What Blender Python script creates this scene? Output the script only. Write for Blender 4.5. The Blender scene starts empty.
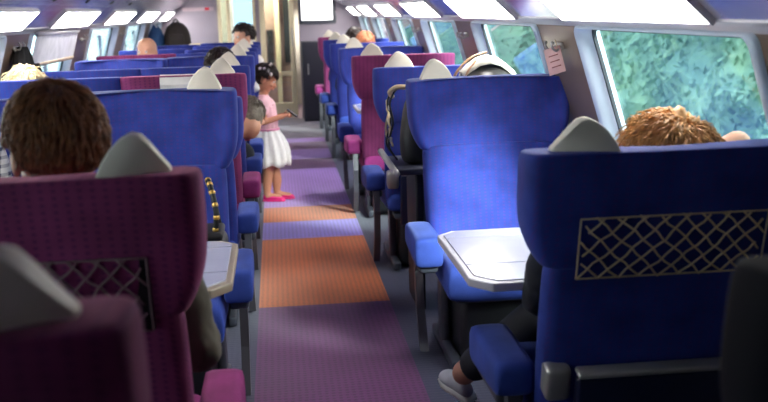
import bpy, bmesh, math, random
from mathutils import Vector, Matrix, Euler, noise
random.seed(7)
PI = math.pi
C = bpy.context.scene.collection
sc = bpy.context.scene

# ------------------------------------------------------------------ helpers
def link(o, parent=None):
    C.objects.link(o)
    if parent: o.parent = parent
    return o

def obj(name, bm, mat, parent=None, smooth=True, loc=None, rot=None):
    me = bpy.data.meshes.new(name)
    bmesh.ops.recalc_face_normals(bm, faces=bm.faces[:])
    bm.to_mesh(me); bm.free()
    me.materials.append(mat)
    if smooth:
        for p in me.polygons: p.use_smooth = True
    o = bpy.data.objects.new(name, me)
    link(o, parent)
    if loc is not None: o.location = loc
    if rot is not None: o.rotation_euler = rot
    return o

def thing(name, label, cat, loc=(0, 0, 0), rotz=0, group=None):
    o = bpy.data.objects.new(name, None)
    o.empty_display_size = .1
    link(o); o.location = loc; o.rotation_euler = (0, 0, rotz)
    return tag(o, label, cat, group)

def tag(o, label, cat, group=None, kind=None):
    o['label'] = label; o['category'] = cat
    if group: o['group'] = group
    if kind: o['kind'] = kind
    return o

def struct(o):
    o['kind'] = 'structure'; return o

def copy_tree(o, parent=None):
    c = o.copy(); C.objects.link(c); c.parent = parent
    for ch in list(o.children): copy_tree(ch, c)
    return c

def merge(dst, src, M=None):
    me = bpy.data.meshes.new('tmp'); src.to_mesh(me); src.free()
    if M is not None: me.transform(M)
    dst.from_mesh(me); bpy.data.meshes.remove(me)
    return dst

def box(bm, c, s, bev=0.0, seg=3, M=None):
    b = bmesh.new(); bmesh.ops.create_cube(b, size=1)
    for v in b.verts: v.co = Vector((v.co.x * s[0], v.co.y * s[1], v.co.z * s[2]))
    if bev > 0:
        bmesh.ops.bevel(b, geom=b.edges[:], offset=min(bev, min(s) * .49), segments=seg, profile=.5, affect='EDGES')
    T = Matrix.Translation(c)
    if M is not None: T = T @ M
    return merge(bm, b, T)

def ball(bm, c, r, seg=16, M=None):
    if not hasattr(r, '__len__'): r = (r, r, r)
    b = bmesh.new(); bmesh.ops.create_uvsphere(b, u_segments=seg, v_segments=max(6, seg * 2 // 3), radius=1)
    T = Matrix.Translation(c)
    if M is not None: T = T @ M
    return merge(bm, b, T @ Matrix.Diagonal((r[0], r[1], r[2], 1)))

def tube(bm, pts, r, n=8, caps=True):
    pts = [Vector(p) for p in pts]
    if not hasattr(r, '__len__'): r = [r] * len(pts)
    rings = []; up = None
    for i, p in enumerate(pts):
        a = pts[max(0, i - 1)]; b = pts[min(len(pts) - 1, i + 1)]
        t = (b - a).normalized()
        if up is None:
            up = Vector((0, 0, 1)) if abs(t.z) < .9 else Vector((1, 0, 0))
        x = t.cross(up).normalized(); y = x.cross(t).normalized(); up = y
        ri = r[i]; rx, ry = (ri if hasattr(ri, '__len__') else (ri, ri))
        rings.append([bm.verts.new(p + x * math.cos(2 * PI * k / n) * rx + y * math.sin(2 * PI * k / n) * ry) for k in range(n)])
    for A, B in zip(rings, rings[1:]):
        for k in range(n): bm.faces.new((A[k], A[(k + 1) % n], B[(k + 1) % n], B[k]))
    if caps:
        bm.faces.new(rings[0][::-1]); bm.faces.new(rings[-1])
    return bm

def prism(bm, poly, z0, z1, M=None, bev=0):
    b = bmesh.new()
    lo = [b.verts.new((x, y, z0)) for x, y in poly]; hi = [b.verts.new((x, y, z1)) for x, y in poly]
    n = len(poly)
    for k in range(n): b.faces.new((lo[k], lo[(k + 1) % n], hi[(k + 1) % n], hi[k]))
    b.faces.new(lo[::-1]); b.faces.new(hi)
    if bev: bmesh.ops.bevel(b, geom=b.edges[:], offset=bev, segments=2, profile=.5, affect='EDGES')
    return merge(bm, b, M)

def loft(bm, rings, cap=True):
    R = [[bm.verts.new(p) for p in ring] for ring in rings]
    n = len(R[0])
    for A, B in zip(R, R[1:]):
        for k in range(n): bm.faces.new((A[k], A[(k + 1) % n], B[(k + 1) % n], B[k]))
    if cap:
        bm.faces.new(R[0][::-1]); bm.faces.new(R[-1])
    return bm

def smooth_curve(pts, k=6):
    P = [Vector(p) for p in pts]; out = []
    for i in range(len(P) - 1):
        p0 = P[max(0, i - 1)]; p1 = P[i]; p2 = P[i + 1]; p3 = P[min(len(P) - 1, i + 2)]
        for j in range(k):
            t = j / k
            out.append(.5 * ((2 * p1) + (p2 - p0) * t + (2 * p0 - 5 * p1 + 4 * p2 - p3) * t * t + (3 * p1 - p0 - 3 * p2 + p3) * t ** 3))
    out.append(P[-1]); return out

def subsurf(o, lv=2):
    m = o.modifiers.new('sub', 'SUBSURF'); m.levels = lv; m.render_levels = lv
    return o

def remesh(o, vox=.008, sm=6):
    m = o.modifiers.new('rem', 'REMESH'); m.mode = 'VOXEL'; m.voxel_size = vox; m.use_smooth_shade = True
    if sm:
        s = o.modifiers.new('sm', 'SMOOTH'); s.iterations = sm; s.factor = .5
    return o

# ------------------------------------------------------------------ materials
def srgb(r, g, b):
    f = lambda c: (c / 255) / 12.92 if c / 255 <= .04045 else ((c / 255 + .055) / 1.055) ** 2.4
    return (f(r), f(g), f(b), 1)

def newmat(name):
    m = bpy.data.materials.new(name); m.use_nodes = True
    nt = m.node_tree; b = nt.nodes['Principled BSDF']
    return m, nt, b

def nd(nt, t, **kw):
    n = nt.nodes.new(t)
    for k, v in kw.items(): setattr(n, k, v)
    return n

def simple(name, col, rough=.5, metal=0, noise_amt=.12, scale=12, bump=0, sheen=0, coat=0):
    m, nt, b = newmat(name)
    tc = nd(nt, 'ShaderNodeTexCoord'); nz = nd(nt, 'ShaderNodeTexNoise')
    nz.inputs['Scale'].default_value = scale; nz.inputs['Detail'].default_value = 4
    nt.links.new(tc.outputs['Object'], nz.inputs['Vector'])
    mx = nd(nt, 'ShaderNodeMixRGB', blend_type='MULTIPLY'); mx.inputs[0].default_value = 1
    mx.inputs[1].default_value = col
    mr = nd(nt, 'ShaderNodeMapRange'); mr.inputs['From Min'].default_value = .3; mr.inputs['From Max'].default_value = .7
    mr.inputs['To Min'].default_value = 1 - noise_amt; mr.inputs['To Max'].default_value = 1 + noise_amt
    nt.links.new(nz.outputs['Fac'], mr.inputs['Value'])
    nt.links.new(mr.outputs[0], mx.inputs[2])
    nt.links.new(mx.outputs[0], b.inputs['Base Color'])
    b.inputs['Roughness'].default_value = rough; b.inputs['Metallic'].default_value = metal
    if sheen:
        b.inputs['Sheen Weight'].default_value = sheen; b.inputs['Sheen Roughness'].default_value = .4
    if coat: b.inputs['Coat Weight'].default_value = coat
    if bump:
        bp = nd(nt, 'ShaderNodeBump'); bp.inputs['Strength'].default_value = bump; bp.inputs['Distance'].default_value = .01
        nt.links.new(nz.outputs['Fac'], bp.inputs['Height']); nt.links.new(bp.outputs[0], b.inputs['Normal'])
    return m

def math_n(nt, op, a, bb=None):
    n = nd(nt, 'ShaderNodeMath', operation=op)
    for i, v in enumerate((a, bb)):
        if v is None: continue
        if hasattr(v, 'links'): nt.links.new(v, n.inputs[i])
        else: n.inputs[i].default_value = v
    return n.outputs[0]

def fabric(name, c1, c2, amt=.7, sheen=.6, tint=(1, 1, 1, 1)):
    """velvet with vertical columns of small woven dashes"""
    m, nt, b = newmat(name)
    tc = nd(nt, 'ShaderNodeTexCoord'); sp = nd(nt, 'ShaderNodeSeparateXYZ')
    nt.links.new(tc.outputs['Object'], sp.inputs[0])
    sx = math_n(nt, 'SINE', math_n(nt, 'MULTIPLY', sp.outputs['X'], 2 * PI / .024))
    sz = math_n(nt, 'SINE', math_n(nt, 'MULTIPLY', math_n(nt, 'ADD', sp.outputs['Z'], sp.outputs['Y']), 2 * PI / .011))
    dots = math_n(nt, 'MULTIPLY', math_n(nt, 'GREATER_THAN', sx, .35), math_n(nt, 'GREATER_THAN', sz, -.2))
    nz = nd(nt, 'ShaderNodeTexNoise'); nz.inputs['Scale'].default_value = 9; nz.inputs['Detail'].default_value = 4.2
    nt.links.new(tc.outputs['Object'], nz.inputs['Vector'])
    mx = nd(nt, 'ShaderNodeMixRGB'); mx.inputs[1].default_value = c1; mx.inputs[2].default_value = c2
    nt.links.new(math_n(nt, 'MULTIPLY', dots, amt), mx.inputs[0])
    mr = nd(nt, 'ShaderNodeMapRange'); mr.inputs['From Min'].default_value = .3; mr.inputs['From Max'].default_value = .7
    mr.inputs['To Min'].default_value = .8; mr.inputs['To Max'].default_value = 1.25
    nt.links.new(nz.outputs['Fac'], mr.inputs['Value'])
    m2 = nd(nt, 'ShaderNodeMixRGB', blend_type='MULTIPLY'); m2.inputs[0].default_value = 1
    nt.links.new(mx.outputs[0], m2.inputs[1]); nt.links.new(mr.outputs[0], m2.inputs[2])
    nt.links.new(m2.outputs[0], b.inputs['Base Color'])
    b.inputs['Roughness'].default_value = .85
    b.inputs['Sheen Weight'].default_value = sheen; b.inputs['Sheen Roughness'].default_value = .35
    b.inputs['Sheen Tint'].default_value = tint
    b.inputs['Specular IOR Level'].default_value = .2
    n2 = nd(nt, 'ShaderNodeTexNoise'); n2.inputs['Scale'].default_value = 250
    nt.links.new(tc.outputs['Object'], n2.inputs['Vector'])
    bp = nd(nt, 'ShaderNodeBump'); bp.inputs['Strength'].default_value = .25; bp.inputs['Distance'].default_value = .003
    nt.links.new(n2.outputs['Fac'], bp.inputs['Height']); nt.links.new(bp.outputs[0], b.inputs['Normal'])
    return m

def emit(name, col, s):
    m = bpy.data.materials.new(name); m.use_nodes = True; nt = m.node_tree
    nt.nodes.clear(); o = nd(nt, 'ShaderNodeOutputMaterial'); e = nd(nt, 'ShaderNodeEmission')
    e.inputs[0].default_value = col; e.inputs[1].default_value = s
    nt.links.new(e.outputs[0], o.inputs[0]); return m

def glass_mat(name, tint=(1, 1, 1, 1), refl=.1):
    m = bpy.data.materials.new(name); m.use_nodes = True; nt = m.node_tree; nt.nodes.clear()
    o = nd(nt, 'ShaderNodeOutputMaterial'); t = nd(nt, 'ShaderNodeBsdfTransparent'); g = nd(nt, 'ShaderNodeBsdfGlossy')
    t.inputs[0].default_value = tint; g.inputs['Roughness'].default_value = .02
    lw = nd(nt, 'ShaderNodeLayerWeight')      # Schlick: reflectance rises towards grazing, both faces alike
    fr = math_n(nt, 'ADD', math_n(nt, 'MULTIPLY', math_n(nt, 'POWER', lw.outputs['Facing'], 5.0), .9), .04)
    mx = nd(nt, 'ShaderNodeMixShader'); nt.links.new(fr, mx.inputs[0])
    nt.links.new(t.outputs[0], mx.inputs[1]); nt.links.new(g.outputs[0], mx.inputs[2]); nt.links.new(mx.outputs[0], o.inputs[0])
    return m

M_BLUE = fabric('blue_velvet', srgb(44, 58, 134), srgb(78, 46, 118), .38, .2, srgb(190, 200, 240))
M_BLUESHADE = fabric('shaded_blue_velvet', srgb(7, 8, 18), srgb(8, 7, 18), .3, .01)  # blue velvet darkened to near-black for the shade on the nearest right seat
M_BLUEPLAIN = fabric('plain_blue_velvet', srgb(52, 72, 150), srgb(58, 74, 150), .3, .3, srgb(190, 200, 250))
M_PURPLE = fabric('purple_velvet', srgb(122, 50, 92), srgb(84, 32, 78), .6, .35, srgb(255, 170, 200))
M_PURPLEPLAIN = fabric('plain_purple_velvet', srgb(140, 50, 110), srgb(124, 42, 100), .3, .4, srgb(255, 170, 210))
M_EAR = simple('headrest_plastic', srgb(226, 216, 198), .55, noise_amt=.05)
M_SHELL = simple('grey_shell', srgb(62, 64, 74), .4)
M_METAL = simple('brushed_metal', srgb(178, 174, 168), .35, .6, .08)
M_ARM = simple('grey_alloy', srgb(92, 90, 96), .4, .4, .08)
M_DARK = simple('black_plastic', srgb(20, 20, 26), .5)
M_NAVY = simple('navy_plastic', srgb(26, 34, 62), .35)
M_CORD = simple('beige_cord', srgb(205, 180, 150), .8)
M_CORDD = simple('mauve_cord', srgb(120, 92, 96), .8)
M_TABLE = simple('table_laminate', srgb(190, 190, 208), .2, 0, .03, coat=.4)
M_TRIMW = simple('pale_table_edge', srgb(196, 192, 200), .35, .2, .05)
M_TRIM = simple('table_edge', srgb(176, 160, 138), .35, .2, .05)
M_WALL = simple('wall_panel', srgb(126, 104, 88), .36, .15, .08, 3)
M_LOW = simple('lower_wall', srgb(96, 92, 108), .6, 0, .1, 6)
M_SILL = simple('light_trim', srgb(212, 206, 210), .3, .15, .06, 4)
M_CEIL = simple('ceiling_panel', srgb(150, 140, 168), .3, .25, .1, 4)
M_COVE = simple('cove_metal', srgb(206, 202, 212), .2, .7, .15, 5, bump=.25)
M_END = simple('end_wall_laminate', srgb(156, 144, 156), .55, 0, .08, 3)
M_ENDD = simple('dark_laminate', srgb(34, 34, 48), .5, 0, .08, 3)
M_BEIGE = simple('beige_door', srgb(214, 198, 164), .45, 0, .06, 4)
M_GLASS = glass_mat('window_glass', (.86, .97, .97, 1))
M_FRAMEW = simple('window_frame', srgb(206, 218, 232), .3, .1, .05)
M_SEAL = simple('black_seal', srgb(22, 26, 36), .5)
M_PANEL = emit('light_diffuser', (1, .97, .93, 1), 22)
M_SCREEN = emit('screen_white', (1, 1, 1, 1), 4)
M_SKIN = simple('skin', srgb(214, 158, 128), .5, 0, .06)
M_SKIN2 = simple('girl_skin', srgb(205, 140, 108), .5, 0, .06)
M_EYE = simple('eye_white', srgb(230, 226, 222), .3)
M_LIPS = simple('lips', srgb(190, 90, 88), .4)
M_HAIRB = simple('brown_hair', srgb(128, 80, 44), .5, 0, .5, 60, .3)
M_HAIRD = simple('dark_hair', srgb(40, 24, 18), .45, 0, .3, 60, .3)
M_HAIRG = simple('grey_hair', srgb(128, 118, 102), .6, 0, .3, 60, .3)
M_HAIRC = simple('golden_hair', srgb(196, 142, 78), .5, 0, .35, 50, .3)
M_HAIRF = simple('fair_hair', srgb(226, 204, 160), .6, 0, .2, 50, .3)

# ------------------------------------------------------------------ camera
F = 1000.0; VPX, VPY = 274.0, 13.0; ROLL = .048; H = 1.45
c = Vector(((VPX - 384) / F, (201 - VPY) / F, -1)).normalized()
u = Vector((-math.sin(ROLL), math.cos(ROLL), 0)); u = (u - c * u.dot(c)).normalized()
r = c.cross(u)
R = Matrix((r, c, u))          # rows: camera-space images of world X,Y,Z  -> maps cam vector to world
cam = bpy.data.cameras.new('camera'); co = bpy.data.objects.new('camera', cam); C.objects.link(co)
co.matrix_world = Matrix.Translation((0, 0, H)) @ R.to_4x4()
cam.sensor_width = 36; cam.lens = F * 36 / 768
cam.clip_start = .05; cam.clip_end = 300
cam.dof.use_dof = True; cam.dof.focus_distance = 4.0; cam.dof.aperture_fstop = 3.6
sc.camera = co

# ------------------------------------------------------------------ shell of the carriage
CX = -.175                      # centre line of the carriage
Y0, Y1 = -.45, 14.0
WT, WB = 1.37, .72              # window top and sill
def hw(z):                      # half width of the inside wall at height z
    if z <= WB: return 1.50 + .02 * (z / WB)
    return 1.52 - .3 * (z - WB)
WIN = [(2.35 + 2.06 * k, 3.77 + 2.06 * k) for k in range(5)] + [(12.65, 13.75)]

WINL = [(.29, 1.71)] + WIN      # one more unseen left window, added to light the nearest seats
def wall(side, name):
    WINS = WINL if side == 'left' else WIN
    s = 1 if side == 'right' else -1
    bm = bmesh.new()
    ys = [Y0] + [v for w in WINS for v in w] + [Y1]
    zs = [0, .3, WB, WT, 1.40]
    V = {}
    for i, y in enumerate(ys):
        for j, z in enumerate(zs): V[i, j] = bm.verts.new((CX + s * hw(z), y, z))
    for i in range(len(ys) - 1):
        for j in range(len(zs) - 1):
            if i % 2 == 1 and j == 2: continue
            f = bm.faces.new((V[i, j], V[i + 1, j], V[i + 1, j + 1], V[i, j + 1]))
            f.material_index = 1 if j < 2 else 0
    o = obj(name, bm, M_WALL, smooth=False); o.data.materials.append(M_LOW)
    m = o.modifiers.new('sol', 'SOLIDIFY'); m.thickness = .07
    n = o.data.polygons[0].normal.x
    m.offset = -1 if n * s < 0 else 1
    return struct(o)
wall('left', 'wall_left'); wall('right', 'wall_right')

wn = 0
GTILT = math.atan(.3)
for s in (-1, 1):
    for k, (a, b) in enumerate(WINL if s < 0 else WIN):
        wn += 1
        zc = (WT + WB) / 2; xc = CX + s * (hw(zc) + .02)
        root = bpy.data.objects.new('window_%d' % wn, None); link(root); struct(root)
        root.location = (xc, (a + b) / 2, zc); root.rotation_euler = (0, -s * GTILT, 0)
        L = (b - a) / 2 ; Hh = (WT - WB) / 2 / math.cos(GTILT)
        def rr(hx, hz, rad, x, n=6):
            out = []
            for (sx, sz, a0) in ((1, 1, 0), (-1, 1, PI / 2), (-1, -1, PI), (1, -1, 1.5 * PI)):
                for q in range(n + 1):
                    an = a0 + q * PI / 2 / n
                    out.append((x, sx * (hx - rad) + rad * math.cos(an), sz * (hz - rad) + rad * math.sin(an)))
            return out
        bm = bmesh.new()
        rings = [rr(L + .03, Hh + .008, .035, -s * .03), rr(L + .012, Hh + .002, .035, -s * .04), rr(L - .015, Hh - .003, .035, -s * .03), rr(L - .05, Hh - .01, .04, s * .01), rr(L - .05, Hh - .01, .04, s * .04), rr(L + .03, Hh + .008, .035, s * .04), rr(L + .03, Hh + .008, .035, -s * .03)]
        loft(bm, rings, False); bmesh.ops.remove_doubles(bm, verts=bm.verts[:], dist=1e-5)
        obj('window_frame', bm, M_FRAMEW, root)
        bm = bmesh.new()
        loft(bm, [rr(L - .051, Hh - .011, .04, s * .008), rr(L - .066, Hh - .02, .035, s * .008), rr(L - .066, Hh - .02, .035, s * .02), rr(L - .051, Hh - .011, .04, s * .02), rr(L - .051, Hh - .011, .04, s * .008)], False)
        bmesh.ops.remove_doubles(bm, verts=bm.verts[:], dist=1e-5)
        obj('window_seal', bm, M_SEAL, root, smooth=False)
        bm = bmesh.new(); loft(bm, [rr(L - .06, Hh - .016, .035, s * .014), rr(L - .06, Hh - .016, .035, s * .018)])
        obj('window_pane', bm, M_GLASS, root, smooth=False)

# floor with carpet bands across the aisle
def carpet():
    m, nt, b = newmat('carpet')
    tc = nd(nt, 'ShaderNodeTexCoord'); sp = nd(nt, 'ShaderNodeSeparateXYZ'); nt.links.new(tc.outputs['Object'], sp.inputs[0])
    cr = nd(nt, 'ShaderNodeValToRGB'); cr.color_ramp.interpolation = 'CONSTANT'
    nt.links.new(math_n(nt, 'DIVIDE', sp.outputs['Y'], 14.0), cr.inputs[0])
    PUR, ORG, LIL, LPU = srgb(106, 40, 98), srgb(200, 98, 34), srgb(146, 122, 206), srgb(160, 110, 190)
    st = [(0, PUR), (4.85, ORG), (6.39, LIL), (6.94, ORG), (7.44, LPU), (9.3, PUR), (10.0, LPU), (10.7, PUR), (11.3, LPU), (11.7, srgb(90, 70, 90))]
    e = cr.color_ramp.elements
    while len(e) > 1: e.remove(e[0])
    e[0].position = 0; e[0].color = PUR
    for p, col in st[1:]:
        q = e.new(p / 14); q.color = col
    # small woven dots
    vx = nd(nt, 'ShaderNodeTexVoronoi'); vx.inputs['Scale'].default_value = 38; vx.inputs['Randomness'].default_value = .15
    nt.links.new(tc.outputs['Object'], vx.inputs['Vector'])
    dot = math_n(nt, 'LESS_THAN', vx.outputs['Distance'], .3)
    mr = nd(nt, 'ShaderNodeMapRange'); mr.inputs['To Min'].default_value = 1.12; mr.inputs['To Max'].default_value = .68
    nt.links.new(dot, mr.inputs['Value'])
    nz = nd(nt, 'ShaderNodeTexNoise'); nz.inputs['Scale'].default_value = 2.2; nz.inputs['Detail'].default_value = 6
    nt.links.new(tc.outputs['Object'], nz.inputs['Vector'])
    m1 = nd(nt, 'ShaderNodeMixRGB', blend_type='MULTIPLY'); m1.inputs[0].default_value = 1
    nt.links.new(cr.outputs[0], m1.inputs[1]); nt.links.new(mr.outputs[0], m1.inputs[2])
    # slate margins under the seats
    edge = math_n(nt, 'GREATER_THAN', math_n(nt, 'ABSOLUTE', math_n(nt, 'SUBTRACT', sp.outputs['X'], .185)), .33)
    m2 = nd(nt, 'ShaderNodeMixRGB'); nt.links.new(edge, m2.inputs[0]); nt.links.new(m1.outputs[0], m2.inputs[1])
    m2.inputs[2].default_value = srgb(58, 56, 84)
    m3 = nd(nt, 'ShaderNodeMixRGB', blend_type='MULTIPLY'); m3.inputs[0].default_value = 1
    r2 = nd(nt, 'ShaderNodeMapRange'); r2.inputs['From Min'].default_value = .3; r2.inputs['From Max'].default_value = .7; r2.inputs['To Min'].default_value = .85; r2.inputs['To Max'].default_value = 1.12
    nt.links.new(nz.outputs['Fac'], r2.inputs['Value']); nt.links.new(m2.outputs[0], m3.inputs[1]); nt.links.new(r2.outputs[0], m3.inputs[2])
    nt.links.new(m3.outputs[0], b.inputs['Base Color']); b.inputs['Roughness'].default_value = .8
    b.inputs['Sheen Weight'].default_value = .3
    bp = nd(nt, 'ShaderNodeBump'); bp.inputs['Strength'].default_value = .3; bp.inputs['Distance'].default_value = .004
    nt.links.new(vx.outputs['Distance'], bp.inputs['Height']); nt.links.new(bp.outputs[0], b.inputs['Normal'])
    return m
bm = bmesh.new(); box(bm, (CX, (Y0 + 16.2) / 2, -.04), (3.1, 16.2 - Y0, .08)); struct(obj('floor', bm, carpet(), smooth=False))

# coves over the windows and the ceiling
def strip(name, prof, mat, y0=Y0, y1=Y1, th=.02, s=1):
    """profile of (half width, z) swept along the carriage"""
    bm = bmesh.new()
    pts = prof + [(x + (.0 if i in (0,) else 0), z + th) for i, (x, z) in reversed(list(enumerate(prof)))]
    loft(bm, [[(CX + s * x, y, z) for x, z in pts] for y in (y0, y1)])
    return obj(name, bm, mat, smooth=False)
n = 0
for s in (-1, 1):
    side = 'left' if s < 0 else 'right'
    n += 1
    o = strip('trim_%d' % n, [(1.33, 1.365), (1.30, 1.385), (1.265, 1.397)], M_SILL, s=s); struct(o)
    n += 1
    o = strip('trim_%d' % n, [(1.275, 1.395), (1.16, 1.50), (1.12, 1.53), (.98, 1.62), (.86, 1.76)], M_COVE, s=s); struct(o)
bm = bmesh.new()
prof = [(.87, 1.75), (.7, 1.88), (.4, 1.97), (0, 2.0), (-.4, 1.97), (-.7, 1.88), (-.87, 1.75)]
pts = prof + [(x * 1.03, z + .05) for x, z in reversed(prof)]
loft(bm, [[(CX + x, y, z) for x, z in pts] for y in (Y0, 16.2)])
struct(obj('ceiling', bm, M_CEIL, smooth=False))
# outer shell behind the cove so no sky leaks through
for s in (-1, 1):
    n += 1
    struct(strip('trim_%d' % n, [(1.42, 1.40), (1.2, 1.66), (.84, 1.83)], M_CEIL, s=s, th=.05))

# light panels in the cove, one over every window
pdir = Vector((-.115, 0, .105)).normalized()
for s in (-1, 1):
    for k, (a, b) in enumerate(WIN):
        side = 'left' if s < 0 else 'right'
        ordn = ['nearest the camera', 'second from the camera', 'third from the camera', 'fourth from the camera', 'fifth from the camera', 'farthest, by the end wall'][k]
        a1, b1 = (a + .08, b - .04) if s > 0 else (a + .24, b + .12)
        mid = (Vector((CX + s * 1.268, 0, 1.402)) + Vector((CX + s * 1.155, 0, 1.507))) / 2
        t = thing('ceiling_light', 'glowing white slanted light panel over the %s windows, %s' % (side, ordn), 'light', (mid.x, (a1 + b1) / 2, mid.z), 0, 'cove light panels')
        nrm = Vector((-s * .105, 0, -.115)).normalized()
        t.rotation_euler = (0, s * math.atan2(.105, .113), 0)
        wlen = b1 - a1
        # local frame: Z up = -nrm, Y along train approx
        bm = bmesh.new(); box(bm, (0, 0, -.008), (.142, wlen, .014), .004, 2); obj('diffuser', bm, M_PANEL, t)
        bm = bmesh.new()
        for q in (-1, 1):
            box(bm, (q * .076, 0, -.008), (.008, wlen + .016, .02)); box(bm, (0, q * (wlen / 2 + .004), -.008), (.15, .008, .02))
        obj('frame', bm, M_SILL, t, smooth=False)

# ------------------------------------------------------------------ end walls
def boxes(name, lst, mat, parent=None, bev=0, smooth=False, loc=None):
    bm = bmesh.new()
    for c_, s_ in lst: box(bm, c_, s_, bev)
    return obj(name, bm, mat, parent, smooth=smooth, loc=loc)
E = 14.0
# opening x -.20..+.27 (door), glazed screen x -.76..-.26
struct(boxes('wall_front', [((-1.24, E + .05, 1.0), (.96, .1, 2.0)), ((.98, E + .05, 1.0), (1.30, .1, 2.0)), ((-.23, E + .05, 1.0), (.06, .1, 2.0)), ((-.2, E + .05, 1.95), (1.1, .1, .12)), ((-.51, E + .05, .45), (.5, .1, .9))], M_END))
struct(boxes('wall_rear', [((CX, Y0 - .05, 1.0), (3.1, .1, 2.1))], M_END))
struct(boxes('wall_vestibule', [((CX, 16.15, 1.0), (3.1, .1, 2.0)), ((CX - 1.5, 15.1, 1.0), (.1, 2.1, 2.0)), ((CX + 1.5, 15.1, 1.0), (.1, 2.1, 2.0))], simple('vestibule_wall', srgb(190, 184, 170), .6)))
d = bpy.data.objects.new('door_1', None); link(d); struct(d); d.location = (.035, E, 0)
boxes('door_frame', [((-.2, .0, .97), (.07, .06, 1.86)), ((.2, .0, .97), (.07, .06, 1.86)), ((0, 0, .12), (.4, .05, .2)), ((0, 0, 1.86), (.4, .05, .1)), ((0, 0, .62), (.34, .05, .06))], M_BEIGE, d, .008)
boxes('door_handle', [((.2, -.05, 1.12), (.02, .02, .25)), ((.2, -.035, 1.02), (.015, .03, .015)), ((.2, -.035, 1.22), (.015, .03, .015))], M_METAL, d, .004)
boxes('door_pane', [((0, .005, 1.0), (.34, .006, 1.7))], M_GLASS, d)
d = bpy.data.objects.new('window_14', None); link(d); struct(d); d.location = (-.51, E, 1.4)
boxes('window_frame', [((-.23, 0, 0), (.05, .05, 1.0)), ((-.11, 0, 0), (.05, .05, 1.0)), ((.235, 0, 0), (.04, .05, 1.0)), ((0, 0, -.5), (.5, .05, .05)), ((0, 0, .48), (.5, .05, .05))], M_BEIGE, d, .006)
boxes('window_pane', [((0, .01, 0), (.46, .006, .96))], M_GLASS, d)
# things glimpsed in the vestibule
t = thing('vestibule_locker', 'pale beige locker with slim posts seen through the end door', 'locker', (.06, 15.7, 0))
boxes('body', [((0, 0, .9), (.46, .35, 1.8))], simple('locker', srgb(150, 120, 110), .5), t, .01)
boxes('post', [((-.02, -.25, .95), (.07, .05, 1.9))], M_BEIGE, t, .01)
boxes('dark_panel', [((.12, -.19, 1.2), (.09, .02, 1.0)), ((-.14, -.19, .95), (.1, .02, .5))], M_DARK, t)
t = thing('wall_lamp', 'warm glowing round lamp in the vestibule beyond the door', 'lamp', (-.08, 15.2, 1.78))
bm = bmesh.new(); ball(bm, (0, 0, 0), (.09, .09, .05)); obj('lamp_globe', bm, emit('warm', (1, .82, .5, 1), 25), t)
bm = bmesh.new(); tube(bm, [(0, 0, .04), (0, 0, .2)], .012); obj('stem', bm, M_METAL, t)
t = thing('vestibule_window_panel', 'pale blue lit panel glimpsed through the left glazed screen', 'panel', (-.48, 16.08, 1.35))
boxes('pane', [((0, 0, 0), (.3, .02, .8))], emit('bluish', (.55, .8, 1, 1), 1.6), t)
boxes('frame', [((-.18, 0, 0), (.06, .04, .9)), ((.18, 0, 0), (.06, .04, .9)), ((0, 0, .43), (.36, .04, .05)), ((0, 0, -.43), (.36, .04, .05))], M_SILL, t)
# screen on the end wall
t = thing('display_screen', 'bright white display screen in a grey frame on the end wall', 'screen', (.585, E - .03, 1.56))
boxes('screen', [((0, -.012, 0), (.42, .01, .44))], M_SCREEN, t)
boxes('frame', [((-.235, 0, 0), (.05, .04, .54)), ((.235, 0, 0), (.05, .04, .54)), ((0, 0, -.245), (.47, .04, .05)), ((0, 0, .245), (.47, .04, .05)), ((0, .01, 0), (.45, .02, .46))], M_SHELL, t, .004)
t = thing('storage_cabinet', 'tall dark cabinet beside the end door behind the last right seats', 'cabinet', (.62, 13.72, 0))
boxes('body', [((0, 0, .53), (.55, .46, 1.06))], M_ENDD, t, .01)
boxes('door', [((-.0, -.24, .53), (.5, .02, 1.0))], M_ENDD, t, .004)
boxes('handle', [((-.2, -.262, .7), (.015, .025, .14))], M_METAL, t, .004)
t = thing('sign_strip', 'narrow pale sign strip with a red mark on the left end wall', 'sign', (-1.02, E - .02, 1.53))
boxes('board', [((0, 0, 0), (.42, .02, .05))], simple('sign_pink', srgb(196, 170, 180), .5), t)
boxes('red_mark', [((.12, -.012, 0), (.06, .006, .035))], simple('sign_red', srgb(210, 40, 60), .5), t)

# ------------------------------------------------------------------ seats
def shear_y(z): return .24 - .236 * (z - .42)      # recline: rear-plane offset at height z

def headrest_bm():
    bm = bmesh.new(); rings = []
    for z, w, wd, th in ((.862, .268, .085, .07), (.868, .278, .10, .08), (.90, .298, .125, .085), (.95, .316, .15, .09), (1.0, .324, .165, .09), (1.10, .325, .168, .09), (1.15, .325, .168, .088), (1.166, .322, .165, .086), (1.170, .305, .155, .07)):
        y0 = shear_y(z) - .045
        P = [(-w, wd), (-w - .002, wd * .5), (-w, .03), (-w + .03, .0), (-w * .5, -.006), (0, -.008), (w * .5, -.006), (w - .03, .0), (w, .03), (w + .002, wd * .5), (w, wd), (w - .035, wd + .008), (w - .06, wd * .75), (w - .1, th + .012), (w * .45, th), (0, th - .002), (-w * .45, th), (-w + .1, th + .012), (-w + .06, wd * .75), (-w + .035, wd + .008)]
        fall = .04 * max(0, min(1, (z - 1.0) / .15))
        rings.append([(x, y0 + y, z - .018 - fall * max(0, y - .03)) for x, y in P])
    loft(bm, rings); return bm

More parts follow.
